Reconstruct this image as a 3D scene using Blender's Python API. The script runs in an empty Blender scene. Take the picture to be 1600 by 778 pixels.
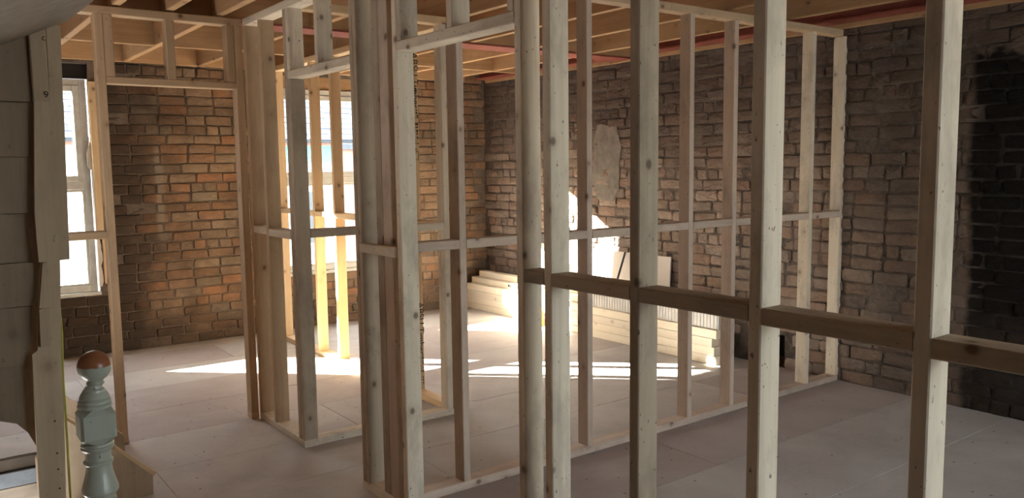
import bpy, math, random
import numpy as np
from mathutils import Vector, Matrix
random.seed(7)
S = bpy.context.scene
C = S.collection

# ------------------------------------------------------------------ camera
cam_d = bpy.data.cameras.new('camera'); cam = bpy.data.objects.new('camera', cam_d); C.objects.link(cam)
F_PX = 1277.06
PITCH, ROLL, YAW = math.radians(5.8832), math.radians(-0.7449), math.radians(36.6668)
fw = Vector((math.sin(YAW)*math.cos(PITCH), math.cos(YAW)*math.cos(PITCH), -math.sin(PITCH)))
rt0 = Vector((math.cos(YAW), -math.sin(YAW), 0)); up0 = rt0.cross(fw)
rt = rt0*math.cos(ROLL) + up0*math.sin(ROLL); up = -rt0*math.sin(ROLL) + up0*math.cos(ROLL)
cam.matrix_world = Matrix(((rt.x, up.x, -fw.x, 0), (rt.y, up.y, -fw.y, 0), (rt.z, up.z, -fw.z, 1.6), (0, 0, 0, 1)))
cam_d.sensor_width = 36; cam_d.lens = F_PX*36/1600; cam_d.clip_start = 0.05; cam_d.clip_end = 200
S.camera = cam

# ------------------------------------------------------------------ sky, sun, exposure
W = bpy.data.worlds.new('sky'); S.world = W; W.use_nodes = True
nt = W.node_tree; nt.nodes.clear()
out = nt.nodes.new('ShaderNodeOutputWorld'); bg = nt.nodes.new('ShaderNodeBackground')
sky = nt.nodes.new('ShaderNodeTexSky'); sky.sky_type = 'NISHITA'; sky.sun_disc = False
sky.sun_elevation = math.radians(22.4); sky.sun_rotation = math.radians(-45); sky.dust_density = 2.5; sky.air_density = 1.0
mix = nt.nodes.new('ShaderNodeMix'); mix.data_type = 'RGBA'
mix.inputs[0].default_value = 0.65
nt.links.new(sky.outputs[0], mix.inputs[6]); mix.inputs[7].default_value = (5.5, 5.45, 5.3, 1)
nt.links.new(mix.outputs[2], bg.inputs[0]); bg.inputs[1].default_value = 1.0
nt.links.new(bg.outputs[0], out.inputs[0])
sun_d = bpy.data.lights.new('sun', 'SUN'); sun_d.energy = 75; sun_d.angle = math.radians(0.55); sun_d.color = (1.0, .95, .87)
sun = bpy.data.objects.new('sun', sun_d); C.objects.link(sun)
sun.rotation_euler = Vector((1/.94, -1, -0.60)).to_track_quat('-Z', 'Y').to_euler()
sun.location = (-8, 15, 6)
S.view_settings.view_transform = 'Standard'; S.view_settings.look = 'None'
S.view_settings.exposure = 1.25; S.view_settings.gamma = 1; S.view_settings.use_curve_mapping = False
def portal(loc, sx, sz, rot):
    d = bpy.data.lights.new('window_portal', 'AREA'); d.shape = 'RECTANGLE'; d.size = sx; d.size_y = sz
    o = bpy.data.objects.new('window_portal', d); C.objects.link(o); o.location = loc; o.rotation_euler = rot
    d.cycles.is_portal = True

# ------------------------------------------------------------------ materials
def mat(name):
    m = bpy.data.materials.new(name); m.use_nodes = True
    return m, m.node_tree, m.node_tree.nodes['Principled BSDF']
def N(t, kind, **kw):
    n = t.nodes.new(kind)
    for k, v in kw.items(): setattr(n, k, v)
    return n
def L(t, a, b): t.links.new(a, b)
def mixc(t, fac, a, b, blend='MIX'):
    n = N(t, 'ShaderNodeMix', data_type='RGBA', blend_type=blend)
    for i, v in ((0, fac), (6, a), (7, b)):
        if isinstance(v, (int, float)): n.inputs[i].default_value = v
        elif isinstance(v, tuple): n.inputs[i].default_value = (*v, 1)
        else: L(t, v, n.inputs[i])
    return n.outputs[2]
def math_(t, op, a, b=None, c=None, clamp=False):
    n = N(t, 'ShaderNodeMath', operation=op, use_clamp=clamp)
    for i, v in enumerate((a, b, c)):
        if v is None: continue
        if isinstance(v, (int, float)): n.inputs[i].default_value = v
        else: L(t, v, n.inputs[i])
    return n.outputs[0]
def ramp(t, fac, lo, hi):
    n = N(t, 'ShaderNodeMapRange'); n.clamp = True
    L(t, fac, n.inputs[0]); n.inputs[1].default_value = lo; n.inputs[2].default_value = hi
    return n.outputs[0]
def noise(t, vec, scale, detail=3, rough=.55, dist=0):
    n = N(t, 'ShaderNodeTexNoise'); n.inputs['Scale'].default_value = scale; n.inputs['Detail'].default_value = detail
    n.inputs['Roughness'].default_value = rough; n.inputs['Distortion'].default_value = dist
    L(t, vec, n.inputs['Vector']); return n.outputs['Fac']
def vscale(t, vec, s):
    n = N(t, 'ShaderNodeVectorMath', operation='MULTIPLY'); L(t, vec, n.inputs[0]); n.inputs[1].default_value = s
    return n.outputs[0]
def bump(t, b, h, strength, dist=.01):
    n = N(t, 'ShaderNodeBump'); n.inputs['Strength'].default_value = strength; n.inputs['Distance'].default_value = dist
    L(t, h, n.inputs['Height']); L(t, n.outputs[0], b.inputs['Normal'])

def wood(name, light, dark, dirt=(.12, .1, .08), dirt_amt=.4, knot=.75, rough=.7, var=.22):
    m, t, b = mat(name)
    tc = N(t, 'ShaderNodeTexCoord'); oi = N(t, 'ShaderNodeObjectInfo')
    off = N(t, 'ShaderNodeVectorMath', operation='ADD'); L(t, tc.outputs['Object'], off.inputs[0])
    sc = N(t, 'ShaderNodeVectorMath', operation='SCALE'); sc.inputs[0].default_value = (37, 53, 91); L(t, oi.outputs['Random'], sc.inputs['Scale'])
    L(t, sc.outputs[0], off.inputs[1]); v = off.outputs[0]
    g1 = noise(t, vscale(t, v, (24, 24, 1.1)), 1.0, 5, .62, 1.1)
    g2 = noise(t, vscale(t, v, (150, 150, 3)), 1.0, 2, .6)
    g = math_(t, 'ADD', math_(t, 'MULTIPLY', ramp(t, g1, .32, .68), .65), math_(t, 'MULTIPLY', g2, .35))
    col = mixc(t, g, light, dark)
    # knots
    vo = N(t, 'ShaderNodeTexVoronoi'); vo.inputs['Scale'].default_value = 8; L(t, vscale(t, v, (1, 1, .8)), vo.inputs['Vector'])
    kd = math_(t, 'ADD', vo.outputs['Distance'], math_(t, 'MULTIPLY', g1, .06))
    kn = math_(t, 'SUBTRACT', 1.0, ramp(t, kd, .09, .16), clamp=True)
    ring = math_(t, 'SUBTRACT', 1.0, ramp(t, kd, .16, .3), clamp=True)
    col = mixc(t, math_(t, 'MULTIPLY', ring, .22), col, (dark[0]*.6, dark[1]*.5, dark[2]*.45))
    col = mixc(t, math_(t, 'MULTIPLY', kn, knot), col, (.07, .035, .018))
    # dirt, smudges and specks
    d1 = ramp(t, noise(t, vscale(t, v, (5, 5, 2.2)), 1.0, 5, .68), .5, .74)
    d2 = ramp(t, noise(t, vscale(t, v, (75, 75, 45)), 1.0, 2, .5), .69, .73)
    d = math_(t, 'MULTIPLY', math_(t, 'MAXIMUM', math_(t, 'MULTIPLY', d1, .7), d2), dirt_amt)
    col = mixc(t, d, col, dirt)
    br = math_(t, 'ADD', 1 - var/2, math_(t, 'MULTIPLY', oi.outputs['Random'], var))
    hs = N(t, 'ShaderNodeHueSaturation'); L(t, col, hs.inputs['Color']); L(t, br, hs.inputs['Value'])
    L(t, hs.outputs[0], b.inputs['Base Color']); b.inputs['Roughness'].default_value = rough
    b.inputs['Specular IOR Level'].default_value = .25
    bump(t, b, g, .25, .002)
    return m
M = {}
M['stud'] = wood('weathered_pine', (.70, .625, .505), (.545, .455, .335), (.13, .105, .085), .8)
M['stud_dirt_shade'] = wood('muddy_shade_pine', (.46, .375, .28), (.33, .26, .185), (.09, .07, .055), .8)  # grubby pine; on the near noggins its dark tone stands in for shade
M['stack'] = wood('sun_glare_pine', (.86, .77, .62), (.76, .65, .48), (.3, .2, .12), .25, .7)  # pine lightened, sun glare on the stack put into the colour
M['p1'] = wood('shade_tint_pine', (.60, .48, .385), (.46, .355, .275), (.13, .10, .08), .6)  # same pine, weaker front light and pink bounce put into the colour
M['warm'] = wood('brownish_pine', (.52, .38, .24), (.39, .27, .165), (.12, .09, .06), .5)
M['fresh'] = wood('fresh_pine', (.74, .56, .35), (.64, .44, .24), (.25, .16, .09), .25, .7)
M['joist'] = wood('joist_pine', (.47, .30, .16), (.35, .205, .10), (.2, .12, .07), .5, .8)
M['ply'] = wood('plywood', (.47, .365, .255), (.37, .28, .19), (.14, .11, .08), .35, .25)
M['ply_dark'] = wood('shade_tint_plywood', (.30, .225, .155), (.23, .17, .115), (.1, .08, .06), .35, .25)  # darker copy of the plywood, shade of the panels painted in
M['soffit'] = wood('rough_sawn_board', (.30, .255, .20), (.17, .14, .11), (.1, .09, .07), .5, .1)
M['deck'] = wood('ceiling_deck', (.33, .2, .12), (.24, .14, .08), (.08, .05, .03), .6, .2)
M['recess_shade'] = wood('recess_shade_timber', (.03, .024, .02), (.015, .012, .01), (.01, .01, .01), .3, .1)  # near-black, the dark of recesses is put into the colour

def brickmat(name, kind):
    m, t, b = mat(name)
    g = N(t, 'ShaderNodeNewGeometry'); oi = N(t, 'ShaderNodeObjectInfo'); pos = g.outputs['Position']
    rnd = math_(t, 'FRACT', math_(t, 'ADD', math_(t, 'MULTIPLY', oi.outputs['Random'], 7.31), math_(t, 'MULTIPLY', g.outputs['Random Per Island'], 1.0)))
    cr = N(t, 'ShaderNodeValToRGB'); L(t, rnd, cr.inputs[0]); e = cr.color_ramp
    if kind == 'back':
        cols = [(0, (.20, .125, .08)), (.18, (.29, .17, .105)), (.36, (.22, .165, .115)), (.52, (.34, .18, .105)), (.66, (.26, .205, .15)), (.8, (.32, .215, .14)), (1, (.19, .135, .095))]
    else:
        cols = [(0, (.25, .20, .165)), (.2, (.34, .235, .18)), (.4, (.22, .18, .155)), (.6, (.40, .31, .25)), (.8, (.27, .215, .18)), (1, (.30, .20, .15))]
    while len(e.elements) < len(cols): e.elements.new(.5)
    for el, (p, c) in zip(e.elements, cols): el.position = p; el.color = (*c, 1)
    n1 = noise(t, pos, 14, 5, .7); n2 = noise(t, pos, 60, 3, .6); n3 = noise(t, pos, 1.6, 4, .6)
    col = mixc(t, math_(t, 'MULTIPLY', ramp(t, n1, .45, .75), .55), cr.outputs[0], (.13, .095, .07))
    col = mixc(t, math_(t, 'MULTIPLY', ramp(t, n2, .55, .78), .5), col, (.40, .33, .26))
    sep = N(t, 'ShaderNodeSeparateXYZ'); L(t, pos, sep.inputs[0]); X, Y, Z = sep.outputs
    nn = math_(t, 'MULTIPLY', math_(t, 'SUBTRACT', noise(t, pos, 2.6, 4, .65), .5), 1.0)
    if kind == 'back':   # smoke-stained, whitewashed and rebuilt areas beside the left window
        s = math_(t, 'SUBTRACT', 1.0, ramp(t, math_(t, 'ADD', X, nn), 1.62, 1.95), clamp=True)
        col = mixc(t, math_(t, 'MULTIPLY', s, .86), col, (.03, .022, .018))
        s2 = ramp(t, n3, .46, .62); col = mixc(t, math_(t, 'MULTIPLY', s2, .6), col, (.07, .05, .036))
        st = math_(t, 'MULTIPLY', math_(t, 'SUBTRACT', 1.0, ramp(t, math_(t, 'ABSOLUTE', math_(t, 'ADD', math_(t, 'SUBTRACT', X, 1.86), math_(t, 'MULTIPLY', nn, .06))), .02, .05), clamp=True), math_(t, 'SUBTRACT', 1.0, ramp(t, math_(t, 'ABSOLUTE', math_(t, 'SUBTRACT', Z, 1.38)), .25, .5), clamp=True))
        col = mixc(t, math_(t, 'MULTIPLY', st, .4), col, (.38, .33, .27))
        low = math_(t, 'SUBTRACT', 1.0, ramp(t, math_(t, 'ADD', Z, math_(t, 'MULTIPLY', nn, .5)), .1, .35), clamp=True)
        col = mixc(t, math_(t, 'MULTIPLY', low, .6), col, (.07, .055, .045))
    else:
        s2 = ramp(t, n3, .52, .7); col = mixc(t, math_(t, 'MULTIPLY', s2, .45), col, (.12, .095, .08))
        # flue soot: black patch on the breast; plus darker top and near end
        u = ramp(t, math_(t, 'ADD', math_(t, 'MULTIPLY', Y, -1), math_(t, 'MULTIPLY', nn, .16)), -2.44, -2.39)
        w = math_(t, 'SUBTRACT', 1.0, ramp(t, math_(t, 'ADD', Z, math_(t, 'ADD', math_(t, 'MULTIPLY', nn, .55), math_(t, 'MULTIPLY', Y, -.35))), 1.42, 1.47), clamp=True)
        w2 = ramp(t, math_(t, 'ADD', Z, math_(t, 'MULTIPLY', nn, .5)), .35, .8)
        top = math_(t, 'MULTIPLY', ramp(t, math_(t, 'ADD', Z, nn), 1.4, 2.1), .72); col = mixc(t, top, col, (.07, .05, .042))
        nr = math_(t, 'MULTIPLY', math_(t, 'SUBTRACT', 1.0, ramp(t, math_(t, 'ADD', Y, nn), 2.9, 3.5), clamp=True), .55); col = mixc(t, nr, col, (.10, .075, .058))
        soot = math_(t, 'MULTIPLY', math_(t, 'MULTIPLY', u, w), math_(t, 'ADD', .80, math_(t, 'MULTIPLY', w2, .19)))
        col = mixc(t, soot, col, (.010, .008, .007))
    hs = N(t, 'ShaderNodeHueSaturation'); L(t, col, hs.inputs['Color']); hs.inputs['Value'].default_value = .86; hs.inputs['Saturation'].default_value = 1.08; col = hs.outputs[0]
    L(t, col, b.inputs['Base Color']); b.inputs['Roughness'].default_value = .93; b.inputs['Specular IOR Level'].default_value = .15
    bump(t, b, math_(t, 'ADD', math_(t, 'MULTIPLY', n1, .7), math_(t, 'MULTIPLY', n2, .3)), 1.0, .010 if kind == 'back' else .022)
    return m
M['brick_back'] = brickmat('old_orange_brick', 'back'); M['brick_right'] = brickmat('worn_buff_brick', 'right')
def plain(name, col, rough=.8, col2=None, sc=8, bumps=0, metal=0, spec=.3):
    m, t, b = mat(name)
    b.inputs['Roughness'].default_value = rough; b.inputs['Metallic'].default_value = metal; b.inputs['Specular IOR Level'].default_value = spec
    tc = N(t, 'ShaderNodeTexCoord'); n = noise(t, tc.outputs['Object'], sc, 5, .65)
    c = mixc(t, ramp(t, n, .35, .7), col, col2 or tuple(x*.75 for x in col)); L(t, c, b.inputs['Base Color'])
    if bumps: bump(t, b, n, bumps, .01)
    return m
def mortarmat(name, a, bcol):
    m, t, b = mat(name); g = N(t, 'ShaderNodeNewGeometry')
    n = noise(t, g.outputs['Position'], 25, 5, .7); n2 = noise(t, g.outputs['Position'], 1.7, 3)
    c = mixc(t, ramp(t, math_(t, 'ADD', math_(t, 'MULTIPLY', n, .5), math_(t, 'MULTIPLY', n2, .5)), .4, .62), a, bcol)
    sep = N(t, 'ShaderNodeSeparateXYZ'); L(t, g.outputs['Position'], sep.inputs[0])
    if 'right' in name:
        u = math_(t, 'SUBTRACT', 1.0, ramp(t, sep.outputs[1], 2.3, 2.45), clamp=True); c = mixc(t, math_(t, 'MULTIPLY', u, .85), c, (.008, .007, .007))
    L(t, c, b.inputs['Base Color']); b.inputs['Roughness'].default_value = .95; bump(t, b, n, 1.0, .012)
    return m
M['mortar_back'] = mortarmat('mortar_back', (.085, .062, .046), (.17, .125, .092))
M['mortar_right'] = mortarmat('mortar_right', (.05, .038, .03), (.16, .125, .10))
M['cement'] = plain('grey_cement', (.23, .2, .17), .95, (.12, .1, .085), 9, .6)
M['plaster'] = plain('dim_bare_wall', (.16, .115, .085), .9)
M['upvc'] = plain('white_frame', (.62, .62, .58), .45, (.5, .48, .43), 14)
M['steel'] = plain('red_oxide_steel', (.29, .08, .055), .6, (.21, .055, .038), 10, 0, .1)
M['board'] = plain('plasterboard', (.62, .56, .5), .9, (.55, .5, .45), 4)
M['ribbed'] = plain('white_ribbed_panel', (.68, .65, .6), .6)
M['mint'] = None
M['cable'] = plain('green_yellow_cable', (.36, .36, .06), .5)
M['dark'] = plain('dark_metal', (.05, .05, .055), .45, None, 8, 0, .6)
M['orange'] = plain('orange_plastic', (.72, .25, .04), .5)
M['yellow'] = plain('yellow_plastic', (.7, .5, .1), .5)
M['ink'] = plain('black_ink', (.03, .02, .015), .8)
M['bluegrey'] = plain('dusty_grey_paint', (.13, .15, .17), .7, (.09, .10, .115), 10)
M['mud'] = plain('dark_dusty_wood', (.07, .055, .042), .9)
M['render'] = plain('white_render', (.82, .8, .76), .9, (.72, .7, .66), 2)
M['teal'] = plain('teal_paint', (.16, .5, .52), .6)
M['pinkwall'] = plain('pink_brick_front', (.50, .26, .2), .9, (.4, .22, .17), 5)
M['tarmac'] = plain('tarmac', (.16, .16, .165), .95)
M['darkglass'] = plain('dark_window_glass', (.08, .09, .1), .15, None, 3, 0, 0, .6)
def floormat():
    m, t, b = mat('dusty_chipboard'); g = N(t, 'ShaderNodeNewGeometry'); oi = N(t, 'ShaderNodeObjectInfo'); p = g.outputs['Position']
    n1 = noise(t, p, 2.2, 5, .6, .8); n2 = noise(t, p, 38, 4, .7); n3 = noise(t, p, .8, 3)
    col = mixc(t, ramp(t, n1, .35, .68), (.50, .47, .44), (.395, .36, .335))
    col = mixc(t, math_(t, 'MULTIPLY', ramp(t, n2, .45, .7), .35), col, (.52, .49, .46))
    red = math_(t, 'MULTIPLY', ramp(t, oi.outputs['Random'], .62, .75), .45); col = mixc(t, red, col, (.30, .21, .19))
    col = mixc(t, math_(t, 'MULTIPLY', ramp(t, n3, .5, .7), .35), col, (.27, .24, .22))
    smear = ramp(t, noise(t, vscale(t, p, (9, 3, 1)), 1.0, 5, .75, 1.5), .62, .7); col = mixc(t, math_(t, 'MULTIPLY', smear, .35), col, (.17, .14, .125))
    vo = N(t, 'ShaderNodeTexVoronoi'); vo.inputs['Scale'].default_value = 9; L(t, vscale(t, p, (1, 1, .01)), vo.inputs['Vector'])
    sp = math_(t, 'SUBTRACT', 1.0, ramp(t, vo.outputs['Distance'], .05, .075), clamp=True); col = mixc(t, math_(t, 'MULTIPLY', sp, .8), col, (.07, .055, .05))
    L(t, col, b.inputs['Base Color']); b.inputs['Roughness'].default_value = .72; b.inputs['Specular IOR Level'].default_value = .35
    bump(t, b, math_(t, 'ADD', n2, math_(t, 'MULTIPLY', sp, -1)), .25, .004)
    return m
M['floor'] = floormat()
def glassmat():
    m, t, b = mat('window_glass'); t.nodes.remove(b)
    o = t.nodes['Material Output']; tr = N(t, 'ShaderNodeBsdfTransparent'); gl = N(t, 'ShaderNodeBsdfGlossy'); gl.inputs['Roughness'].default_value = .02
    tr.inputs[0].default_value = (.95, .97, .97, 1);     mx = N(t, 'ShaderNodeMixShader'); mx.inputs[0].default_value = .04; L(t, tr.outputs[0], mx.inputs[1]); L(t, gl.outputs[0], mx.inputs[2]); L(t, mx.outputs[0], o.inputs[0])
    return m
M['glass'] = glassmat()
def mintmat():
    m, t, b = mat('chipped_mint_paint'); tc = N(t, 'ShaderNodeTexCoord'); p = tc.outputs['Object']
    n = noise(t, p, 45, 4, .7); sep = N(t, 'ShaderNodeSeparateXYZ'); L(t, p, sep.inputs[0]); z = sep.outputs[2]
    chip = ramp(t, noise(t, p, 28, 5, .75), .64, .66)
    # the crown of the ball is bare wood
    crown = ramp(t, math_(t, 'ADD', z, math_(t, 'MULTIPLY', math_(t, 'SUBTRACT', n, .5), .012)), 1.098, 1.1)
    a = mixc(t, n, (.46, .485, .41), (.37, .40, .34))
    a = mixc(t, math_(t, 'MULTIPLY', chip, .8), a, (.11, .07, .05))
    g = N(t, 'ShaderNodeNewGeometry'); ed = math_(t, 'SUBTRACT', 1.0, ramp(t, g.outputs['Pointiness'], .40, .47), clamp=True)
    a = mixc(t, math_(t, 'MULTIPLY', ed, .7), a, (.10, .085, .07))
    c = mixc(t, crown, a, (.27, .10, .045)); L(t, c, b.inputs['Base Color']); b.inputs['Roughness'].default_value = .3
    bump(t, b, chip, -.4, .002)
    return m
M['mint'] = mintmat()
def slatemat():
    m, t, b = mat('roof_slate'); g = N(t, 'ShaderNodeNewGeometry')
    c = mixc(t, g.outputs['Random Per Island'], (.10, .115, .15), (.16, .18, .22)); L(t, c, b.inputs['Base Color']); b.inputs['Roughness'].default_value = .6
    return m
M['slate'] = slatemat()

# ------------------------------------------------------------------ builders
def tag(o, label=None, cat=None, group=None, kind=None):
    if label: o['label'] = label
    if cat: o['category'] = cat
    if group: o['group'] = group
    if kind: o['kind'] = kind
    return o
def thing(name, loc, label, cat, group=None):
    o = bpy.data.objects.new(name, None); C.objects.link(o); o.location = loc; o.empty_display_size = .1
    return tag(o, label, cat, group)
def link(name, me, parent=None, m=None):
    o = bpy.data.objects.new(name, me); C.objects.link(o)
    if m is not None and not me.materials: me.materials.append(m)
    if parent is not None:
        o.parent = parent
        o.matrix_parent_inverse = parent_world(parent).inverted()
    return o
def parent_world(p):
    mw = p.matrix_basis.copy()
    if p.parent is not None: mw = parent_world(p.parent) @ p.matrix_parent_inverse @ mw
    return mw
def mesh(verts, faces, smooth=False):
    me = bpy.data.meshes.new('mesh'); me.from_pydata([tuple(v) for v in verts], [], [tuple(f) for f in faces]); me.update()
    if smooth: me.polygons.foreach_set('use_smooth', [True]*len(me.polygons))
    return me
_bar = {}
def bar_mesh(a, b, l, mt, r=.0035):
    key = (round(a, 4), round(b, 4), round(l, 4), mt, r)
    if key not in _bar:
        r = min(r, a*.3, b*.3); x, y, z = a/2, b/2, l/2
        ring = [(x-r, -y), (x, -y+r), (x, y-r), (x-r, y), (-x+r, y), (-x, y-r), (-x, -y+r), (-x+r, -y)]
        vs = [(p, q, -z) for p, q in ring] + [(p, q, z) for p, q in ring]
        fs = [(i, (i+1) % 8, (i+1) % 8+8, i+8) for i in range(8)] + [tuple(range(7, -1, -1)), tuple(range(8, 16))]
        me = mesh(vs, fs); me.materials.append(M[mt]); _bar[key] = me
    return _bar[key]
def lum(name, lo, hi, mt, parent, axis=None, r=.0035, label=None, kind=None):
    """A length of timber filling the box lo..hi, grain along its long axis."""
    s = [hi[i]-lo[i] for i in range(3)]; c = Vector([(hi[i]+lo[i])/2 for i in range(3)])
    if axis is None: axis = s.index(max(s))
    if axis == 2: me, rot = bar_mesh(s[0], s[1], s[2], mt, r), (0, 0, 0)
    elif axis == 0: me, rot = bar_mesh(s[2], s[1], s[0], mt, r), (0, math.pi/2, 0)
    else: me, rot = bar_mesh(s[0], s[2], s[1], mt, r), (-math.pi/2, 0, 0)
    o = link(name, me, parent); o.location = c; o.rotation_euler = rot
    if label: o['label'] = label
    if kind: o['kind'] = kind
    return o
def beam(name, p, q, a, b, mt, parent, twist=0):
    """Timber of section a x b from point p to point q."""
    p, q = Vector(p), Vector(q); d = q-p
    o = link(name, bar_mesh(a, b, d.length, mt), parent); o.location = (p+q)/2
    o.rotation_mode = 'QUATERNION'; o.rotation_quaternion = d.to_track_quat('Z', 'Y') @ Matrix.Rotation(twist, 3, 'Z').to_quaternion()
    return o
def prism(poly, axis, a, b, mt, name, parent, smooth=False):
    """Polygon extruded along axis: poly holds the two other coordinates in x,y,z order."""
    def P(p, w):
        l = list(p); l.insert(axis, w); return tuple(l)
    n = len(poly); vs = [P(p, a) for p in poly] + [P(p, b) for p in poly]
    fs = [(i, (i+1) % n, (i+1) % n+n, i+n) for i in range(n)] + [tuple(range(n-1, -1, -1)), tuple(range(n, 2*n))]
    me = mesh(vs, fs)
    import bmesh
    bm = bmesh.new(); bm.from_mesh(me); bmesh.ops.recalc_face_normals(bm, faces=bm.faces); bm.to_mesh(me); bm.free()
    return link(name, me, parent, M[mt])
def boxes(name, lst, mt, parent=None):
    vs, fs = [], []
    for lo, hi in lst:
        k = len(vs)
        vs += [(x, y, z) for z in (lo[2], hi[2]) for y in (lo[1], hi[1]) for x in (lo[0], hi[0])]
        fs += [tuple(k+i for i in f) for f in ((0, 2, 3, 1), (4, 5, 7, 6), (0, 1, 5, 4), (2, 6, 7, 3), (0, 4, 6, 2), (1, 3, 7, 5))]
    return link(name, mesh(vs, fs), parent, M[mt])

# ------------------------------------------------------------------ brick walls
CX, CY, CZ = 5.41, 7.77, 2.52      # right wall face, back wall face, underside of joists
def brick_variants(w, h, n, rough):
    out = []
    for k in range(n):
        rr = random.Random(100*k+int(w*1000)); dp = .03
        cut = rr.uniform(.003, .0085)*rough
        base = [(-w/2+cut, -h/2), (w/2-cut, -h/2), (w/2, -h/2+cut), (w/2, h/2-cut), (w/2-cut, h/2), (-w/2+cut, h/2), (-w/2, h/2-cut), (-w/2, -h/2+cut)]
        base = [(x+rr.uniform(-1, 1)*.0035*rough, y+rr.uniform(-1, 1)*.003*rough) for x, y in base]
        ins = [(x*(1-.014*rough/w*rr.uniform(.4, 1.1)), y*(1-.010*rough/h*rr.uniform(.4, 1.2))) for x, y in base]
        vs = [(x, -.03, y) for x, y in base] + [(x, .004, y) for x, y in base] + [(x, .011+rr.uniform(-1, 1)*.0025*rough, y) for x, y in ins]
        vs.append((rr.uniform(-.02, .02), .012+rr.uniform(0, .004)*rough, rr.uniform(-.01, .01)))
        fs = [(i, (i+1) % 8, (i+1) % 8+8, i+8) for i in range(8)] + [(i+8, (i+1) % 8+8, (i+1) % 8+16, i+16) for i in range(8)] + [(i+16, (i+1) % 8+16, 24) for i in range(8)]
        out.append((np.array(vs), fs))
    return out
def brick_wall(wall, kind, u0, u1, z0, z1, course, openings, n_single=300):
    """kind 'back': face looks to -Y at CY, u = x. kind 'right': face looks to -X at CX, u = y."""
    mt = M['brick_'+kind]; rough = 1.25 if kind == 'back' else 1.9
    st = brick_variants(.231, course-.009, 9, rough); hd = brick_variants(.108, course-.009, 6, rough)
    half = brick_variants(.167, course-.009, 3, rough)
    allv = st+hd+half
    # local brick: x = along, y = out of the wall, z = up
    if kind == 'back': R = np.array([[-1, 0, 0], [0, -1, 0], [0, 0, 1]])
    else: R = np.array([[0, -1, 0], [1, 0, 0], [0, 0, 1]])
    mes = []
    for v, f in allv:
        me = mesh(v @ R.T, f); me.materials.append(mt); mes.append(me)
    rr = random.Random(5 if kind == 'back' else 9)
    items = []; row = 0; z = z0
    while z < z1-.02:
        header = row % 6 == 4
        L_ = .118 if header else .241
        u = u0 - (.12 if row % 2 else 0) - rr.uniform(0, .02)
        while u < u1:
            w = L_
            if not header and rr.random() < .05: w = .177
            if not header and kind == 'right' and rr.random() < .1: w = .118
            if header and rr.random() < .04: w = .177
            c = u+w/2; zc = z+course/2
            ok = u > u0-.01 and u+w < u1+.02 and z+course < z1+.03
            for (a, b, c0, c1) in openings:
                if u+w > a+.01 and u < b-.01 and zc > c0-.02 and zc < c1+.02: ok = False
            if ok:
                idx = (rr.randrange(9) if w == .241 else 9+rr.randrange(6) if w == .118 else 15+rr.randrange(3))
                dep = rr.gauss(0, .0028*rough) - (.012 if rr.random() < .03*rough else 0)
                zz = zc + rr.uniform(-.002, .002)*rough + .006*math.sin(c*1.7+row*.2)
                pos = (c, CY-dep, zz) if kind == 'back' else (CX-dep, c, zz)
                items.append((idx, pos, rr.uniform(-.012, .012)*rough))
            u += w
        z += course; row += 1
    def score(it):
        p = Vector(it[1])-Vector((0, 0, 1.6)); d = p.dot(fw)
        if d < .2: return 99+abs(p.y)
        x = p.dot(rt)/d*F_PX; y = p.dot(up)/d*F_PX
        pen = 0 if abs(x) < 815 and abs(y) < 400 else 50
        # what the photograph shows of the back wall lies mostly inside the left doorway
        if kind == 'back' and not (-650 < x < -390 or -160 < x < 0): pen += 20
        return p.length*(1 if it[0] < 9 else 1.3)+pen
    items.sort(key=score)
    for idx, pos, tw in items[:n_single]:
        o = link('brick', mes[idx], wall); o.location = pos
        o.rotation_euler = (0, tw, 0) if kind == 'back' else (tw, 0, 0)
    vs, fs, k = [], [], 0
    for idx, pos, tw in items[n_single:]:
        v, f = allv[idx]; ct, sn = math.cos(tw), math.sin(tw)
        v2 = v.copy(); v2[:, 0] = v[:, 0]*ct - v[:, 2]*sn; v2[:, 2] = v[:, 0]*sn + v[:, 2]*ct
        vs.append(v2 @ R.T + np.array(pos)); fs += [tuple(i+k for i in q) for q in f]; k += len(v)
    if vs:
        o = link('brickwork', mesh(np.concatenate(vs), fs), wall, mt); o['kind'] = 'stuff'
def slab_with_openings(name, kind, u0, u1, z0, z1, t, openings, mt, face):
    us = sorted({u0, u1, *[o[0] for o in openings], *[o[1] for o in openings]}); lst = []
    for a, b in zip(us, us[1:]):
        cut = sorted([(o[2], o[3]) for o in openings if o[0] <= a+1e-6 and o[1] >= b-1e-6]); z = z0
        for c0, c1 in cut+[(z1, z1)]:
            if c0 > z+1e-6:
                if kind == 'y': lst.append(((a, face, z), (b, face+t, c0)))
                else: lst.append(((face, a, z), (face+t, b, c0)))
            z = max(z, c1)
    o = boxes(name, lst, mt); o['kind'] = 'structure'; return o

W1 = (0.36, 1.335, .55, 2.37)       # left window in the back wall: x0, x1, z0, z1
W2 = (2.88, 4.24, .53, 2.37)
BACK_OPEN = [(W1[0], W1[1], W1[2], 2.50), (W2[0], W2[1], W2[2], 2.50)]
HOLE = (3.74, 4.06, 0, .255)        # low opening in the right wall: y0, y1, z0, z1
wall_back = slab_with_openings('wall_back', 'y', -3.0, CX+.3, -3.0, 2.9, .10, BACK_OPEN, 'mortar_back', CY+.001)
wall_right = slab_with_openings('wall_right', 'x', -2.2, CY, -.4, 2.9, .32, [HOLE], 'mortar_right', CX+.001)
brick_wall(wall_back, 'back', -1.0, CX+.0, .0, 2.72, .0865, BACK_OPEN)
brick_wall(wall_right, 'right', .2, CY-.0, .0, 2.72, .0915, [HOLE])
boxes('hearth_recess', [((CX+.322, HOLE[0]-.1, -.1), (CX+.36, HOLE[1]+.1, .5))], 'recess_shade', wall_right)  # near-black plate stands in for the dark of the opening
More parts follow.
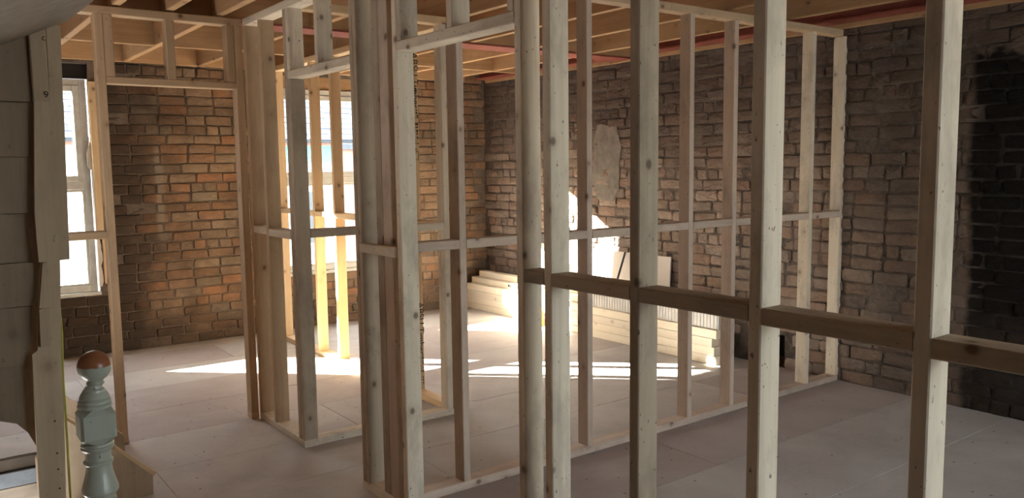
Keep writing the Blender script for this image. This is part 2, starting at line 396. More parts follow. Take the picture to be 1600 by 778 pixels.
# cement patch smeared over the right wall brickwork
pts = []
rr = random.Random(3)
for i in range(26):
    a = i/26*2*math.pi; pts.append((5.72+.19*math.copysign(abs(math.cos(a))**.55, math.cos(a))+rr.uniform(-.03, .03), 1.62+.36*math.copysign(abs(math.sin(a))**.55, math.sin(a))+rr.uniform(-.04, .04)))
prism(pts, 0, CX-.021, CX+.005, 'cement', 'cement_patch', wall_right)

wall_front = slab_with_openings('wall_front', 'y', -3.0, CX+.3, -.4, 2.9, .3, [(1.85, 5.1, .7, 2.45)], 'plaster', -2.2)
wall_left = boxes('wall_left', [((-3.3, -2.8, -3.0), (-3.0, CY+.3, 2.9))], 'plaster'); wall_left['kind'] = 'structure'
portal((3.45, -2.15, 1.6), 3.2, 1.7, (math.pi/2, 0, math.pi))
portal(((W1[0]+W1[1])/2, CY+.2, (W1[2]+W1[3])/2), W1[1]-W1[0], W1[3]-W1[2], (-math.pi/2, 0, math.pi))
portal(((W2[0]+W2[1])/2, CY+.2, (W2[2]+W2[3])/2), W2[1]-W2[0], W2[3]-W2[2], (-math.pi/2, 0, math.pi))

# ------------------------------------------------------------------ windows
def window(name, x0, x1, z0, z1, yf, face=-1, casement=True):
    w = bpy.data.objects.new(name, None); C.objects.link(w); w.location = ((x0+x1)/2, yf, z0); w['kind'] = 'structure'
    f = .055; y0, y1 = yf, yf+.07
    def fr(nm, a0, a1, b0, b1, t, ya, yb, par):
        lum(nm, (a0, ya, b0), (a0+t, yb, b1), 'upvc', par, 2); lum(nm, (a1-t, ya, b0), (a1, yb, b1), 'upvc', par, 2)
        lum(nm, (a0+t, ya, b0), (a1-t, yb, b0+t), 'upvc', par, 0); lum(nm, (a0+t, ya, b1-t), (a1-t, yb, b1), 'upvc', par, 0)
    fr('window_frame', x0, x1, z0, z1, f, y0, y1, w)
    zt = 1.47
    lum('transom', (x0+f, y0, zt-.035), (x1-f, y1, zt+.035), 'upvc', w, 0)
    cols = [(x0+f, x1-f)]
    for a, b in cols:
        fr('sash', a, b, zt+.035, z1-f, .05, y0-.012, y1-.02, w)
        boxes('pane', [((a+.05, y0+.02, zt+.085), (b-.05, y0+.026, z1-f-.05))], 'glass', w)
        fr('glazing_bead', a, b, z0+f, zt-.035, .02, y0+.005, y1-.02, w)
        boxes('pane', [((a+.02, y0+.02, z0+f+.02), (b-.02, y0+.026, zt-.055))], 'glass', w)
    lum('window_sill', (x0-.02, yf-.03, z0-.035), (x1+.02, yf+.12, z0-.003), 'upvc', w, 0)
    return w
window('window_1', W1[0], 1.315, .555, 2.365, CY+.03)
window('window_2', W2[0], W2[1], .555, 2.368, CY+.03)
w3 = window('window_3', 1.85, 5.1, .73, 2.44, -2.1)
# timber lintels in both window openings, left one black for the void there
for a, b, mtt in ((W1[0], W1[1], 'recess_shade'), (W2[0], W2[1], 'joist')):
    lum('lintel', (a, CY+.05, 2.372), (b, CY+.099, 2.495), mtt, wall_back, 0)
# rough boards and broken plaster lining the reveal of the left window
lum('reveal_board', (1.325, CY-.035, 1.05), (1.42, CY+.03, 2.345), 'fresh', wall_back, 2)
lum('reveal_board', (1.36, CY-.03, .62), (1.42, CY+.02, 1.045), 'fresh', wall_back, 2)
rr = random.Random(21)
pts = [(1.318, .60)]
for i in range(22): pts.append((1.345+rr.uniform(-.012, .018), .60+i*.045))
pts += [(1.318, 1.60)]
prism(pts, 1, CY-.03, CY+.028, 'board', 'broken_plaster', wall_back)
pts = [(1.285, 1.74), (1.33, 1.86), (1.332, 1.66), (1.318, 1.60), (1.29, 1.63)]
prism(pts, 1, CY-.006, CY+.026, 'board', 'broken_plaster', wall_back)

# ------------------------------------------------------------------ floor
HX1, HY0, HY1 = .53, 3.0, 5.28      # stairwell: x < HX1, y between
fl = boxes('floor', [((HX1, -2.2, -.25), (CX, CY, -.022)), ((-3, -2.2, -.25), (HX1, HY0, -.022)), ((-3, HY1, -.25), (HX1, CY, -.022))], 'ply'); fl['kind'] = 'structure'
def panel_mesh(w, d):
    key = ('p', round(w, 3), round(d, 3))
    if key not in _bar:
        g = .001; b = .0015; x, y = w/2-g, d/2-g
        vs = [(-x, -y, -.02), (x, -y, -.02), (x, y, -.02), (-x, y, -.02), (-x, -y, -b), (x, -y, -b), (x, y, -b), (-x, y, -b), (-x+b, -y+b, 0), (x-b, -y+b, 0), (x-b, y-b, 0), (-x+b, y-b, 0)]
        fs = [(0, 1, 5, 4), (1, 2, 6, 5), (2, 3, 7, 6), (3, 0, 4, 7), (4, 5, 9, 8), (5, 6, 10, 9), (6, 7, 11, 10), (7, 4, 8, 11), (8, 9, 10, 11)]
        me = mesh(vs, fs); me.materials.append(M['floor']); _bar[key] = me
    return _bar[key]
rr = random.Random(2); row = 0; y = 2.72-.6*9
while y < CY:
    ya, yb = max(y, -2.2), min(y+.6, CY)
    xs = 4.58 if row % 2 == 0 else 3.38
    cuts = [xs+2.4*k for k in range(-5, 3)]
    x = -3.0
    while x < CX-.01:
        nx = min([c for c in cuts if c > x+.01]+[CX]); nx = min(nx, CX)
        segs = [(x, nx)]
        if yb > HY0+.01 and ya < HY1-.01:   # beside the stairwell
            segs = [(max(x, HX1), nx)] if nx > HX1+.01 else []
        for a, b in segs:
            spans = [(ya, yb)]
            if ya < HY0 < yb and a >= HX1-.001: spans = [(ya, yb)]
            for p, q in spans:
                if b-a > .02 and q-p > .02:
                    o = link('floor_panel', panel_mesh(b-a, q-p), fl); o.location = ((a+b)/2, (p+q)/2, rr.uniform(-.0012, .0008))
        x = nx
    y += .6; row += 1
# close the strips of floor left of the stairwell's corners
for (a, b, p, q) in ((-3.0, HX1, 2.72, HY0), (-3.0, HX1, HY1, 5.72)):
    o = link('floor_panel', panel_mesh(b-a, q-p), fl); o.location = ((a+b)/2, (p+q)/2, 0)
# stairwell edge and lower flight
lum('trimmer_board', (-3, HY1-.03, -.07), (HX1, HY1-.003, -.002), 'mud', fl, 0)
lum('trimmer_board', (-3, HY1-.05, -.16), (HX1, HY1-.01, -.075), 'bluegrey', fl, 0)
lum('trimmer_board', (-3, HY1-.03, -.40), (HX1, HY1-.006, -.17), 'soffit', fl, 0)
lum('trimmer_board', (HX1-.03, HY0, -.4), (HX1-.003, HY1-.06, -.002), 'ply', fl, 1)

# ------------------------------------------------------------------ ceiling: joists, strutting, deck above
ceil = boxes('ceiling', [((-3, -2.2, CZ+.26), (CX, CY, CZ+.30))], 'deck'); ceil['kind'] = 'structure'
yb = -2.2
k = 0
while yb < CY-.01:
    ye = min(yb+.6, CY)
    for a, b in ((-3, -.6), (-.6, 1.8), (1.8, 4.2), (4.2, CX)):
        lum('deck_board', (a+.002, yb+.003, CZ+.222), (b-.002, ye-.003, CZ+.258), 'deck', ceil, 0)
    yb += .6; k += 1
JW = .047
SY0, SY1 = 5.20, 5.42              # steel across the room
def joist(x, ya, yb, mt='joist'): lum('joist', (x, ya, CZ), (x+JW, yb, CZ+.22), mt, ceil, 1)
def strut(ya, xa, xb): lum('strut', (xa, ya, CZ), (xb, ya+JW, CZ+.22), 'joist', ceil, 0)
near = [-1.5, -.9, -.3, .3, 1.02, 1.60, 2.245, 2.865, 3.50, 4.10, 4.715]
for x in near: joist(x, -2.2, SY0+.003)
joist(1.31, 4.3, SY0-.002)
far = [-1.5, -.9, -.3, .3, .985, 1.60, 2.215, 2.87, 3.50, 4.13, 4.75]
for x in far: joist(x, SY1+.002, CY-.09)
for a, b in zip(far, far[1:]): strut(6.58 if b < 4 else 6.66, a+JW+.001, b-.001)
strut(6.70, 4.75+JW+.001, 5.1)
strut(CY-.085, -3.0, CX-.31)      # rim board on the window wall
for a, b in zip(near[4:], near[5:]): strut(2.1, a+JW+.001, b-.001)
# wall plate along the right wall
lum('wall_plate', (CX-.045, -2.2, CZ-.002), (CX-.0135, CY-.09, CZ+.05), 'joist', ceil, 1)

lum('web_packing', (1.67, SY0+.004, CZ), (CX-.2, SY0+.05, CZ+.18), 'joist', ceil, 0)
def ibeam(name, lo, hi, axis, label):
    t = thing(name, ((lo[0]+hi[0])/2, (lo[1]+hi[1])/2, lo[2]), label, 'beam', 'red steel beams at ceiling level')
    o = 1-axis; mid = (lo[o]+hi[o])/2; ft = .013
    def bx(nm, a, b, z0, z1):
        l, h = list(lo), list(hi); l[o], h[o] = a, b; l[2], h[2] = z0, z1
        boxes(nm, [(l, h)], 'steel', t)
    bx('flange', lo[o], hi[o], lo[2], lo[2]+ft); bx('flange', lo[o], hi[o], hi[2]-ft, hi[2]); bx('web', mid-.006, mid+.006, lo[2]+ft, hi[2]-ft)
lum('trimmer', (-3, SY0, CZ), (1.66, SY1, CZ+.22), 'deck', ceil, 0)
ibeam('steel_beam', (1.665, SY0, CZ-.014), (CX-.2, SY1, CZ+.2), 0, 'red painted steel beam crossing the room between the joists')
ibeam('steel_beam', (CX-.19, -2.45, CZ+.03), (CX-.05, CY-.1, CZ+.21), 1, 'dark red steel beam running along the top of the right brick wall')

# ------------------------------------------------------------------ partitions
ZT0, ZT1, ZP = 2.465, 2.51, .042
ST = .04
# P0: the long partition nearest the camera
p0 = thing('stud_partition', (1.79, 2.6, 0), 'long pale stud partition nearest the camera, with two open doorways', 'partition')
x0, x1 = 1.75, 1.835
def s0(y, mt='stud', z0=ZP, z1=ZT0, nm='stud', yw=ST, xa=None, xb=None): return lum(nm, (xa or x0, y, z0), (xb or x1, y+yw, z1), mt, p0, 2)
for y, mtt in ((-.02, 'stud'), (.41, 'stud'), (.848, 'stud'), (1.282, 'stud'), (1.718, 'stud_dirt_shade'), (2.13, 'stud'), (2.284, 'stud')): s0(y, mtt)
s0(3.165, 'stud'); s0(3.551, 'stud_dirt_shade', yw=.036); s0(3.588, 'stud_dirt_shade', yw=.034)
s0(4.362, 'stud_dirt_shade', z1=2.083, nm='trimmer_stud'); s0(4.403, 'stud_dirt_shade', yw=.042); s0(4.793, 'warm'); s0(5.048, 'warm')
lum('header', (x0, 2.325, 2.09), (x1, 3.164, 2.134), 'stud', p0, 1)
lum('header', (x0, 3.623, 2.085), (x1, 4.402, 2.129), 'stud', p0, 1)
for y in (2.325, 2.72, 3.123): s0(y, 'stud', z0=2.135, nm='cripple_stud')
for y in (3.985, 4.362): s0(y, 'stud', z0=2.13, nm='cripple_stud')
def nog(y0_, y1_, z=1.18, mtt='stud', xa=None, xb=None): lum('noggin', (xa or x0, y0_+.0005, z), (xb or x1, y1_-.0005, z+.045), mtt, p0, 1)
for a, b, z in ((.02, .41, 1.18), (.45, .848, 1.172), (.888, 1.282, 1.18), (1.322, 1.718, 1.184), (1.758, 2.13, 1.185), (2.17, 2.284, 1.185)): nog(a, b, z, 'stud_dirt_shade')  # darker pine imitates the shaded faces of these noggins
nog(3.206, 3.551, 1.195, 'stud', .0+1.735, 1.765); nog(4.446, 4.793, 1.194, 'stud'); nog(4.833, 5.048, 1.20, 'stud')
lum('bottom_plate', (x0, -.1, 0), (x1, 2.324, ZP), 'stud', p0, 1)
lum('bottom_plate', (x0, 3.165, 0), (x1, 3.622, ZP), 'stud', p0, 1)
lum('bottom_plate', (x0, 4.362, 0), (x1, 5.088, ZP), 'stud', p0, 1)
lum('top_plate', (x0, -.1, ZT0), (x1, 3.28, ZT1), 'stud', p0, 1)
lum('top_plate', (x0, 3.281, ZT0), (x1, 5.088, ZT1), 'stud', p0, 1)
# P1: partition running to the right brick wall
p1 = thing('stud_partition', (3.6, 3.32, 0), 'stud partition running from the doorway studs to the right brick wall', 'partition')
ya, yb = 3.28, 3.365
lum('stud', (1.768, ya, ZP), (1.808, yb, ZT0), 'p1', p1, 2); lum('stud', (1.768, yb+.001, ZP), (1.808, yb+.066, ZT0), 'stud_dirt_shade', p1, 2)
for x in (2.13, 2.54, 2.95, 3.355, 3.765, 4.17, 4.58, 4.995, 5.37): lum('stud', (x, ya, ZP), (x+ST-.001, yb, ZT0), 'p1' if x < 4.9 else 'stud', p1, 2)
xs = [1.809, 2.13, 2.54, 2.95, 3.355, 3.765, 4.17, 4.58, 4.995, 5.37]
zz = [1.20, 1.20, 1.198, 1.196, 1.20, 1.20, 1.198, 1.20, 1.198]
for i in range(9):
    a = xs[i]+(ST if i else 0); lum('noggin', (a, ya, zz[i]), (xs[i+1]-.001, yb, zz[i]+.045), 'p1', p1, 0)
lum('bottom_plate', (x1+.001, ya, 0), (3.9, yb, ZP), 'p1', p1, 0); lum('bottom_plate', (3.902, ya, 0), (CX-.015, yb, ZP), 'p1', p1, 0)
lum('top_plate', (x1+.001, ya, ZT0), (3.6, yb, ZT1), 'warm', p1, 0); lum('top_plate', (3.602, ya, ZT0), (CX-.06, yb, ZT1), 'warm', p1, 0)
# P2
p2 = thing('stud_partition', (2.3, 4.4, 0), 'short grubby stud partition behind the far doorway, starting at the thick corner post', 'partition')
ya, yb = 4.362, 4.446
for x in (2.15, 2.72): lum('stud', (x, ya, ZP), (x+ST, yb, ZT0), 'stud', p2, 2)
lum('noggin', (x1+.001, ya, 1.204), (2.149, yb, 1.25), 'stud_dirt_shade', p2, 0); lum('noggin', (2.191, ya, 1.2), (2.719, yb, 1.245), 'stud', p2, 0)
lum('bottom_plate', (x1+.001, ya, 0), (2.765, yb, ZP), 'stud', p2, 0); lum('top_plate', (x1+.001, ya, ZT0), (2.765, yb, ZT1), 'fresh', p2, 0)
# P3
p3 = thing('stud_partition', (2.81, 6.0, 0), 'clean orange stud partition standing in the sun before the middle window', 'partition')
xa, xb = 2.77, 2.855
ys = [4.362, 4.88, 5.28, 5.68, 6.083, 6.485, 6.885, 7.285, 7.715]
stds = [lum('stud', (xa, y, ZP), (xb, y+ST, ZT0), 'fresh', p3, 2) for y in ys]
for a, b in zip(ys, ys[1:]): lum('noggin', (xa, a+ST+.0005, 1.192), (xb, b-.0005, 1.234), 'fresh', p3, 1)
lum('bottom_plate', (xa, 4.362, 0), (xb, CY-.015, ZP), 'fresh', p3, 1); lum('top_plate', (xa, 4.362, ZT0), (xb, CY-.015, ZT1), 'fresh', p3, 1)
def stamp(txt, x, y, z, size, parent, rot):
    cu = bpy.data.curves.new('lettering', 'FONT'); cu.body = txt; cu.size = size; cu.extrude = .0004; cu.align_x = 'LEFT'
    tmp = bpy.data.objects.new('tmp', cu); C.objects.link(tmp); dg = bpy.context.evaluated_depsgraph_get(); dg.update()
    me = bpy.data.meshes.new_from_object(tmp.evaluated_get(dg)); bpy.data.objects.remove(tmp)
    me.materials.clear(); me.materials.append(M['ink'])
    o = link('lettering', me, parent); o.matrix_world = Matrix.Identity(4)
    o.location = (x, y, z); o.rotation_euler = rot; return o
absu = stds[1]
def local_stamp(txt, x, z, size):
    # reads downwards on the stud face that looks to -Y: text x axis -> -Z, text y axis -> +X
    o = stamp(txt, x, 4.88-.0012, z, size, absu, (0, 0, 0))
    R = Matrix(((0, 1, 0), (0, 0, -1), (-1, 0, 0)))
    o.rotation_euler = R.to_euler(); return o
local_stamp('ABSU Timber', 2.812, .66, .066); local_stamp('ABSU Timber', 2.812, 2.36, .066)
rr = random.Random(8); marks = []
for z0 in (.29, 1.98):
    z = z0
    while z > z0-(.22 if z0 < 1 else .30):
        l = rr.uniform(.006, .018)
        for xx in (2.818, 2.838):
            if rr.random() < .75: marks.append(((xx+rr.uniform(-.003, .003), 4.8785, z-l), (xx+rr.uniform(.007, .014), 4.8800, z)))
        z -= l+rr.uniform(.004, .012)
boxes('lettering', marks+[((2.815, 4.8785, 1.64), (2.819, 4.88, 1.70)), ((2.845, 4.8785, 1.64), (2.849, 4.88, 1.70)), ((2.815, 4.8785, 1.64), (2.849, 4.88, 1.643)), ((2.815, 4.8785, 1.697), (2.849, 4.88, 1.70))], 'ink', absu)['kind'] = 'stuff'
# P5
p5 = thing('stud_partition', (1.3, 5.13, 0), 'low-lit doorway frame at left, opening on the brown brick wall', 'partition')
ya, yb = 5.09, 5.175
lum('stud', (.922, ya, ZP), (.968, yb, ZT0), 'warm', p5, 2); lum('stud', (1.698, ya, ZP), (1.745, yb, ZT0), 'warm', p5, 2)
lum('stud', (.60, ya, ZP), (.64, yb, ZT0), 'warm', p5, 2)
lum('header', (.969, ya, 2.083), (1.697, yb, 2.123), 'warm', p5, 0)
for x in (.969, 1.30, 1.648): lum('cripple_stud', (x, ya, 2.124), (x+.048, yb, ZT0), 'warm', p5, 2)
lum('noggin', (.641, ya, 1.21), (.921, yb, 1.255), 'warm', p5, 0)
lum('bottom_plate', (.59, ya, 0), (.968, yb, ZP), 'warm', p5, 0); lum('bottom_plate', (1.698, ya, 0), (1.745, yb, ZP), 'warm', p5, 0)
lum('top_plate', (.42, ya, ZT0), (1.745, yb, ZT1), 'warm', p5, 0)

# ------------------------------------------------------------------ stairs at the left
# lower string boards with sloping tops
sb = thing('stair_string', (.7, 4.22, 0), 'plywood apron with sloping top behind the newel post', 'stair part')
prism([(.895, 0), (.897, .097), (.76, .235), (.47, .515), (.47, 0)], 1, 4.20, 4.22, 'ply', 'apron_board', sb)
beam('capping', (.905, 4.216, .092), (.47, 4.216, .522), .008, .035, 'fresh', sb)
sb2 = thing('stair_string', (.8, 4.97, 0), 'small dark board with sloping top at the foot of the left doorway stud', 'stair part')
prism([(.918, 0), (.915, .103), (.78, .235), (.6, .42), (.6, 0)], 1, 4.95, 4.975, 'ply', 'apron_board', sb2)

# panelled enclosure of the upper flight
en = thing('stair_enclosure', (.3, 2.8, .6), 'dim plywood stair enclosure filling the left edge, over the newel post', 'stair enclosure')
Ye = 2.75
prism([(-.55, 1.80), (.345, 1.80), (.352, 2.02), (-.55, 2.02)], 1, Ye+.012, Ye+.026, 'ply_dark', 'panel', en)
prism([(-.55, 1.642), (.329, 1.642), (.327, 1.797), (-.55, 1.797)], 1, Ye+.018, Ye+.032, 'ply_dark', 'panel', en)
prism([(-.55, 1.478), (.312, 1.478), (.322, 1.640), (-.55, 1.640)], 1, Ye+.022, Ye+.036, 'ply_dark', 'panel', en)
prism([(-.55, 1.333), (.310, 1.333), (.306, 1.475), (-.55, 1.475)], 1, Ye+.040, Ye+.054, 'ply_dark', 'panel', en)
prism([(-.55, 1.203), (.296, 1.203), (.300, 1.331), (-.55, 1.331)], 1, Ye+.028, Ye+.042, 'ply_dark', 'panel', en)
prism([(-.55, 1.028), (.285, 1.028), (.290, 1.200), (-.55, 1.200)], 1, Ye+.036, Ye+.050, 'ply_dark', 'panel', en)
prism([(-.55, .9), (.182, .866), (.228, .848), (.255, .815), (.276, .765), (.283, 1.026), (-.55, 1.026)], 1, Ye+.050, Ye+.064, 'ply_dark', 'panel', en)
# stepped edging strips
prism([(-.55, .95), (.27, .95), (.322, 1.2), (.327, 1.34), (.338, 1.6), (.345, 1.8), (.345, 1.94), (-.55, 1.60)], 1, Ye+.066, Ye+.078, 'ply_dark', 'gap_blocker', en)  # added behind the panels to stop light showing through the gaps
lum('edge_strip', (.325, Ye-.006, 1.80), (.368, Ye+.011, 2.02), 'ply', en, 2)
prism([(.307, 1.475), (.327, 1.800), (.40, 1.80), (.372, 1.337), (.390, 1.337), (.332, 1.475)][:3]+[(.402, 1.8), (.390, 1.336), (.309, 1.333)], 1, Ye-.012, Ye+.010, 'ply', 'edge_board', en)
prism([(.368, 1.80), (.402, 1.80), (.408, 2.02), (.372, 2.03)], 1, Ye-.004, Ye+.012, 'ply', 'edge_board', en)
prism([(.319, 1.332), (.330, 1.332), (.326, 1.178), (.302, 1.20)], 1, Ye-.010, Ye+.012, 'ply', 'edge_strip', en)
prism([(.300, 1.195), (.328, 1.195), (.324, 1.083), (.298, 1.083)], 1, Ye-.016, Ye+.012, 'ply', 'edge_strip', en)
prism([(.262, .30), (.325, .30), (.348, .88), (.352, 1.06), (.366, 1.336), (.315, 1.336), (.290, 1.07), (.276, 1.06)], 1, Ye, Ye+.02, 'ply', 'post_board', en)
for z in (.85, .75, .70, .64):
    prism([(.322+.003*math.cos(a), z+.003*math.sin(a)) for a in [i*math.pi/3 for i in range(6)]], 1, Ye-.0006, Ye+.001, 'ink', 'nail_hole', en)
for ch, x, z, s in (('9', .352, 1.812, .026), ('c', .356, 1.975, .024)):
    o = stamp(ch, x, Ye-.0125, z, s, en, (math.pi/2, 0, 0))
# sloping rough soffit of the flight above
so = thing('stair_soffit', (.2, 2.4, 2.0), 'rough sawn grey boards under the flight above, top left corner', 'stair soffit')
def slab(name, quad, n, t, mtt, parent):
    q = [Vector(p) for p in quad]; vs = q+[p+Vector(n)*t for p in q]; k = len(q)
    fs = [(i, (i+1) % k, (i+1) % k+k, i+k) for i in range(k)]+[tuple(range(k-1, -1, -1)), tuple(range(k, 2*k))]
    return link(name, mesh(vs, fs), parent, M[mtt])
A = Vector((.441, 3.115, 2.06)); A2 = Vector((.43, 2.74, 2.035)); B = Vector((.395, 2.138, 1.993)); Cc = Vector((.235, 2.745, 1.943))
SOFF = [(.424, 2.735, 2.034), (.398, 2.15, 1.999), (.33, 1.35, 1.95), (-.6, 1.35, 1.50), (-.6, 2.735, 1.60), (.236, 2.735, 1.944)]
slab('soffit_board', SOFF, (.1, 0, 1), .03, 'soffit', so)
# cable
cb = bpy.data.curves.new('cable', 'CURVE'); cb.dimensions = '3D'; cb.bevel_depth = .0035; cb.bevel_resolution = 2
sp = cb.splines.new('NURBS'); P = [(.36, 2.782, 1.42), (.357, 2.782, 1.33), (.359, 2.78, 1.2), (.362, 2.78, 1.1), (.355, 2.78, 1.0), (.356, 2.78, .85), (.352, 2.78, .6), (.35, 2.78, .3)]
sp.points.add(len(P)-1)
for q, p in zip(sp.points, P): q.co = (*p, 1)
sp.use_endpoint_u = True
tmp = bpy.data.objects.new('tmp', cb); C.objects.link(tmp); dg = bpy.context.evaluated_depsgraph_get(); dg.update()
me = bpy.data.meshes.new_from_object(tmp.evaluated_get(dg)); bpy.data.objects.remove(tmp); me.materials.clear()
tag(link('cable', me, None, M['cable']), 'thin yellow-green cable hanging down beside the left plywood post', 'cable')

# ------------------------------------------------------------------ newel post
def lathe(prof, seg=48):
    vs, fs = [], []
    for r, z in prof:
        for i in range(seg):
            a = 2*math.pi*i/seg; vs.append((r*math.cos(a), r*math.sin(a), z))
    n = len(prof)
    for j in range(n-1):
        for i in range(seg): fs.append((j*seg+i, j*seg+(i+1) % seg, (j+1)*seg+(i+1) % seg, (j+1)*seg+i))
    fs += [tuple(range(seg-1, -1, -1)), tuple((n-1)*seg+i for i in range(seg))]
    me = mesh(vs, fs, True); me.set_sharp_from_angle(angle=math.radians(32)); return me
nw = thing('newel_post', (.362, 2.3, 0), 'mint green turned newel post with ball top worn to bare wood', 'newel post')
def newpart(nm, prof, seg=48):
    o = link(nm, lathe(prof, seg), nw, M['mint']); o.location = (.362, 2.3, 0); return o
R = .0405
ball = [(.0005, 1.097+R)] + [(R*math.sin(t), 1.097+R*math.cos(t)) for t in [math.pi*i/20 for i in range(1, 18)]] + [(.022, 1.054), (.019, 1.049)]
o = newpart('ball_finial', ball[::-1]); o.location = (.3665, 2.3, .001)
newpart('collar', [(.019, 1.05), (.021, 1.042), (.026, 1.038), (.027, 1.033), (.032, 1.028), (.0345, 1.022), (.036, 1.018), (.034, 1.015), (.0385, 1.010), (.039, 1.006), (.0365, 1.003), (.041, .999), (.041, .993), (.036, .991)][::-1])
# square block with chamfered corners, tapered shoulders at both ends
def block(nm, z0, z1, w, ch, sh):
    def ring(z, ww, cc): 
        h = ww/2; return [(h-cc, -h, z), (h, -h+cc, z), (h, h-cc, z), (h-cc, h, z), (-h+cc, h, z), (-h, h-cc, z), (-h, -h+cc, z), (-h+cc, -h, z)]
    rs = [ring(z0, w-.018, .026), ring(z0+sh, w, ch), ring(z1-sh, w, ch), ring(z1, w-.018, .026)]
    vs = sum(rs, []); fs = [(j*8+i, j*8+(i+1) % 8, (j+1)*8+(i+1) % 8, (j+1)*8+i) for j in range(3) for i in range(8)]+[tuple(range(7, -1, -1)), tuple(range(24, 32))]
    o = link(nm, mesh(vs, fs), nw, M['mint']); o.location = (.362, 2.3, 0); return o
b = block('square_block', .898, .995, .084, .007, .018)
prof = [(.044, .887), (.046, .882), (.043, .878), (.047, .873), (.043, .868), (.036, .864), (.035, .852), (.036, .842), (.0415, .838), (.0415, .833), (.037, .829), (.036, .82), (.0385, .805), (.043, .79), (.048, .775), (.0515, .765), (.0515, .757), (.047, .751), (.040, .742), (.039, .738), (.044, .735), (.044, .731), (.041, .728), (.047, .723), (.0475, .719), (.043, .715), (.05, .709), (.051, .704), (.046, .699), (.045, .69), (.04, .6), (.034, .45), (.038, .36), (.045, .31), (.05, .30)]
prof = [((r+.001)*.84, z+.012) for r, z in prof if z > .30]+[(.040, .30)]
newpart('turned_shaft', prof[::-1])
block('base_block', 0.0, .312, .09, .004, .01)

# ------------------------------------------------------------------ stack of boards along the right wall
grp = 'boards stacked along the right brick wall'
def board(name, lo, hi, label, mt='stack', axis=1): 
    o = lum(name, lo, hi, mt, None, axis, r=.003); tag(o, label, 'board', grp); return o
fx = 5.055; H = .069
names = ['bottom', 'second', 'third', 'fourth']
for i in range(4):
    board('timber_board', (fx+.004*(i % 2), 4.12+.02*(i % 3), i*(H+.001)+.001), (fx+.088, 7.70-.015*i, (i+1)*(H+.001)), 'pale board in the front row of the stack, %s layer from the floor' % names[i])
for i in range(4):
    board('timber_board', (fx+.092, 4.14+.02*((i+1) % 3), i*(H+.001)+.001), (fx+.18, 7.69, (i+1)*(H+.001)), 'pale board in the middle row of the stack, %s layer from the floor' % names[i])
board('timber_board', (fx+.07, 5.62, .2815), (fx+.16, 7.655, .345), 'board with faint black print lying on the far half of the stack')
board('timber_board', (fx+.165, 5.64, .2815), (fx+.25, 7.60, .345), 'upper board against the wall on the far half of the stack')
board('timber_board', (fx+.15, 5.68, .346), (fx+.24, 7.62, .408), 'topmost board on the far half of the stack, set back')
for i in range(4):
    board('timber_board', (fx+.184, 4.16+.02*(i % 2), i*(H+.001)+.001), (fx+.272, 7.68, (i+1)*(H+.001)), 'pale board in the back row of the stack, %s layer from the floor' % names[i])
rr = random.Random(4)
mk = []
y = 6.62
while y < 7.25:
    l = rr.uniform(.012, .03); mk.append(((fx+.0694, y, .30+rr.uniform(0, .006)), (fx+.0702, y+l, .328+rr.uniform(-.004, .004)))); y += l+rr.uniform(.008, .03)
pb = [o for o in bpy.data.objects if o.get('label', '').startswith('board with faint black')][0]
boxes('lettering', mk[:9], 'ink', pb)['kind'] = 'stuff'
# ribbed panel on top of the near half
rib = []
yy = 4.13
while yy < 5.60: rib.append(((fx+.023, yy, .285), (fx+.028, yy+.026, .455))); yy += .034
rib.append(((fx+.028, 4.12, .284), (fx+.06, 5.61, .455)))
tag(boxes('ribbed_panel', rib, 'ribbed'), 'white ribbed panel standing on edge on the near half of the board stack', 'panel')
# leaning plasterboard
sh = slab('plasterboard_sheet', [(CX-.075, 4.88, .285), (CX-.075, 7.0, .285), (CX-.045, 7.0, .775), (CX-.045, 4.88, .775)], (1, 0, .1), .012, 'board', None)
tag(sh, 'big pale plasterboard sheet leaning on the right brick wall behind the stack', 'sheet')
cr = thing('crowbar', (5.2, 5.5, .46), 'thin dark metal bar leaning on the plasterboard above the board stack', 'bar')
beam('shaft', (5.19, 5.465, .287), (CX-.066, 5.42, .78), .014, .018, 'dark', cr)
# orange bottle standing by the stack
bt = thing('glue_bottle', (5.005, 6.27, 0), 'small orange and yellow bottle on the sunny floor by the board stack', 'bottle')
o = link('bottle_body', lathe([(.03, 0), (.034, .01), (.034, .10), (.03, .115), (.02, .125)], 20), bt, M['orange']); o.location = (5.005, 6.27, .001); o.scale = (1.15, 1.15, 1.25)
o = link('bottle_cap', lathe([(.02, .125), (.024, .128), (.022, .15), (.012, .175), (.004, .185)], 20), bt, M['yellow']); o.location = (5.005, 6.27, .001); o.scale = (1.15, 1.15, 1.25)

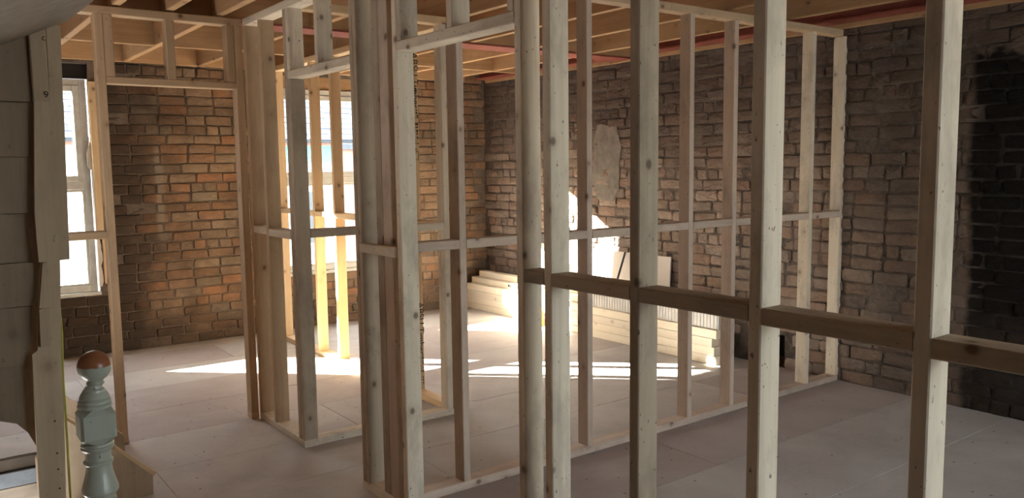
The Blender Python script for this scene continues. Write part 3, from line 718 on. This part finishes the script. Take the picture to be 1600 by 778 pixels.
# ------------------------------------------------------------------ outside
gr = boxes('ground', [((-40, CY+.4, -3.2), (60, 60, -3.0))], 'tarmac'); gr['kind'] = 'structure'
hs = thing('terraced_house', (8, 22, -3), 'pale house across the street with grey slate roof, seen through the windows', 'house')
boxes('house_wall', [((-14, 22, -3), (10.15, 22.3, 1.75))], 'render', hs)
boxes('house_wall', [((10.15, 21.9, -3), (30, 22.3, 2.1))], 'pinkwall', hs)
boxes('fascia', [((8.2, 21.95, 1.75), (10.15, 22.3, 2.2))], 'teal', hs)
boxes('fascia', [((-14, 21.95, 1.75), (8.2, 22.3, 2.2))], 'render', hs)
boxes('brick_course', [((-14, 21.92, 2.2), (10.15, 22.3, 2.42))], 'pinkwall', hs)
boxes('gutter', [((10.15, 21.75, 2.1), (30, 21.9, 2.25))], 'bluegrey', hs)
for x in (-6, -2.2, 1.6, 5.4, 9.2-.6, 13, 17, 21):
    f = boxes('window', [((x, 21.86, -.6), (x+1.1, 21.99, 1.0))], 'upvc', hs); boxes('pane', [((x+.08, 21.84, -.52), (x+1.02, 21.859, .92))], 'darkglass', f)
# slate roof: staggered courses joined into one part
rs_v, rs_f = [], []
rr = random.Random(6)
slope = Vector((0, .80, .60)); nrm = Vector((0, -.60, .80))
boxes('roof_deck', [((-14, 22.2, 2.3), (30, 27, 2.4))], 'slate', hs)
for r in range(16):
    x = -2.0+(r % 2)*.16
    while x < 18:
        w = .31; p = Vector((x, 21.7, 2.36))+slope*(r*.27)+nrm*(.02+rr.uniform(0, .012)); q = p+slope*.36-nrm*.02
        k = len(rs_v); rs_v += [p, p+Vector((w, 0, 0)), q+Vector((w, 0, 0)), q, p-nrm*.03, p+Vector((w, 0, 0))-nrm*.03]
        rs_f += [(k, k+1, k+2, k+3), (k+4, k+5, k+1, k)]; x += .32
ro = link('roof_slates', mesh(rs_v, rs_f), hs, M['slate']); ro['kind'] = 'stuff'
slab('roof_slope', [(-14, 21.7, 2.33), (30, 21.7, 2.33), (30, 25.4, 5.1), (-14, 25.4, 5.1)], (0, .05, -.05), 1, 'bluegrey', hs)
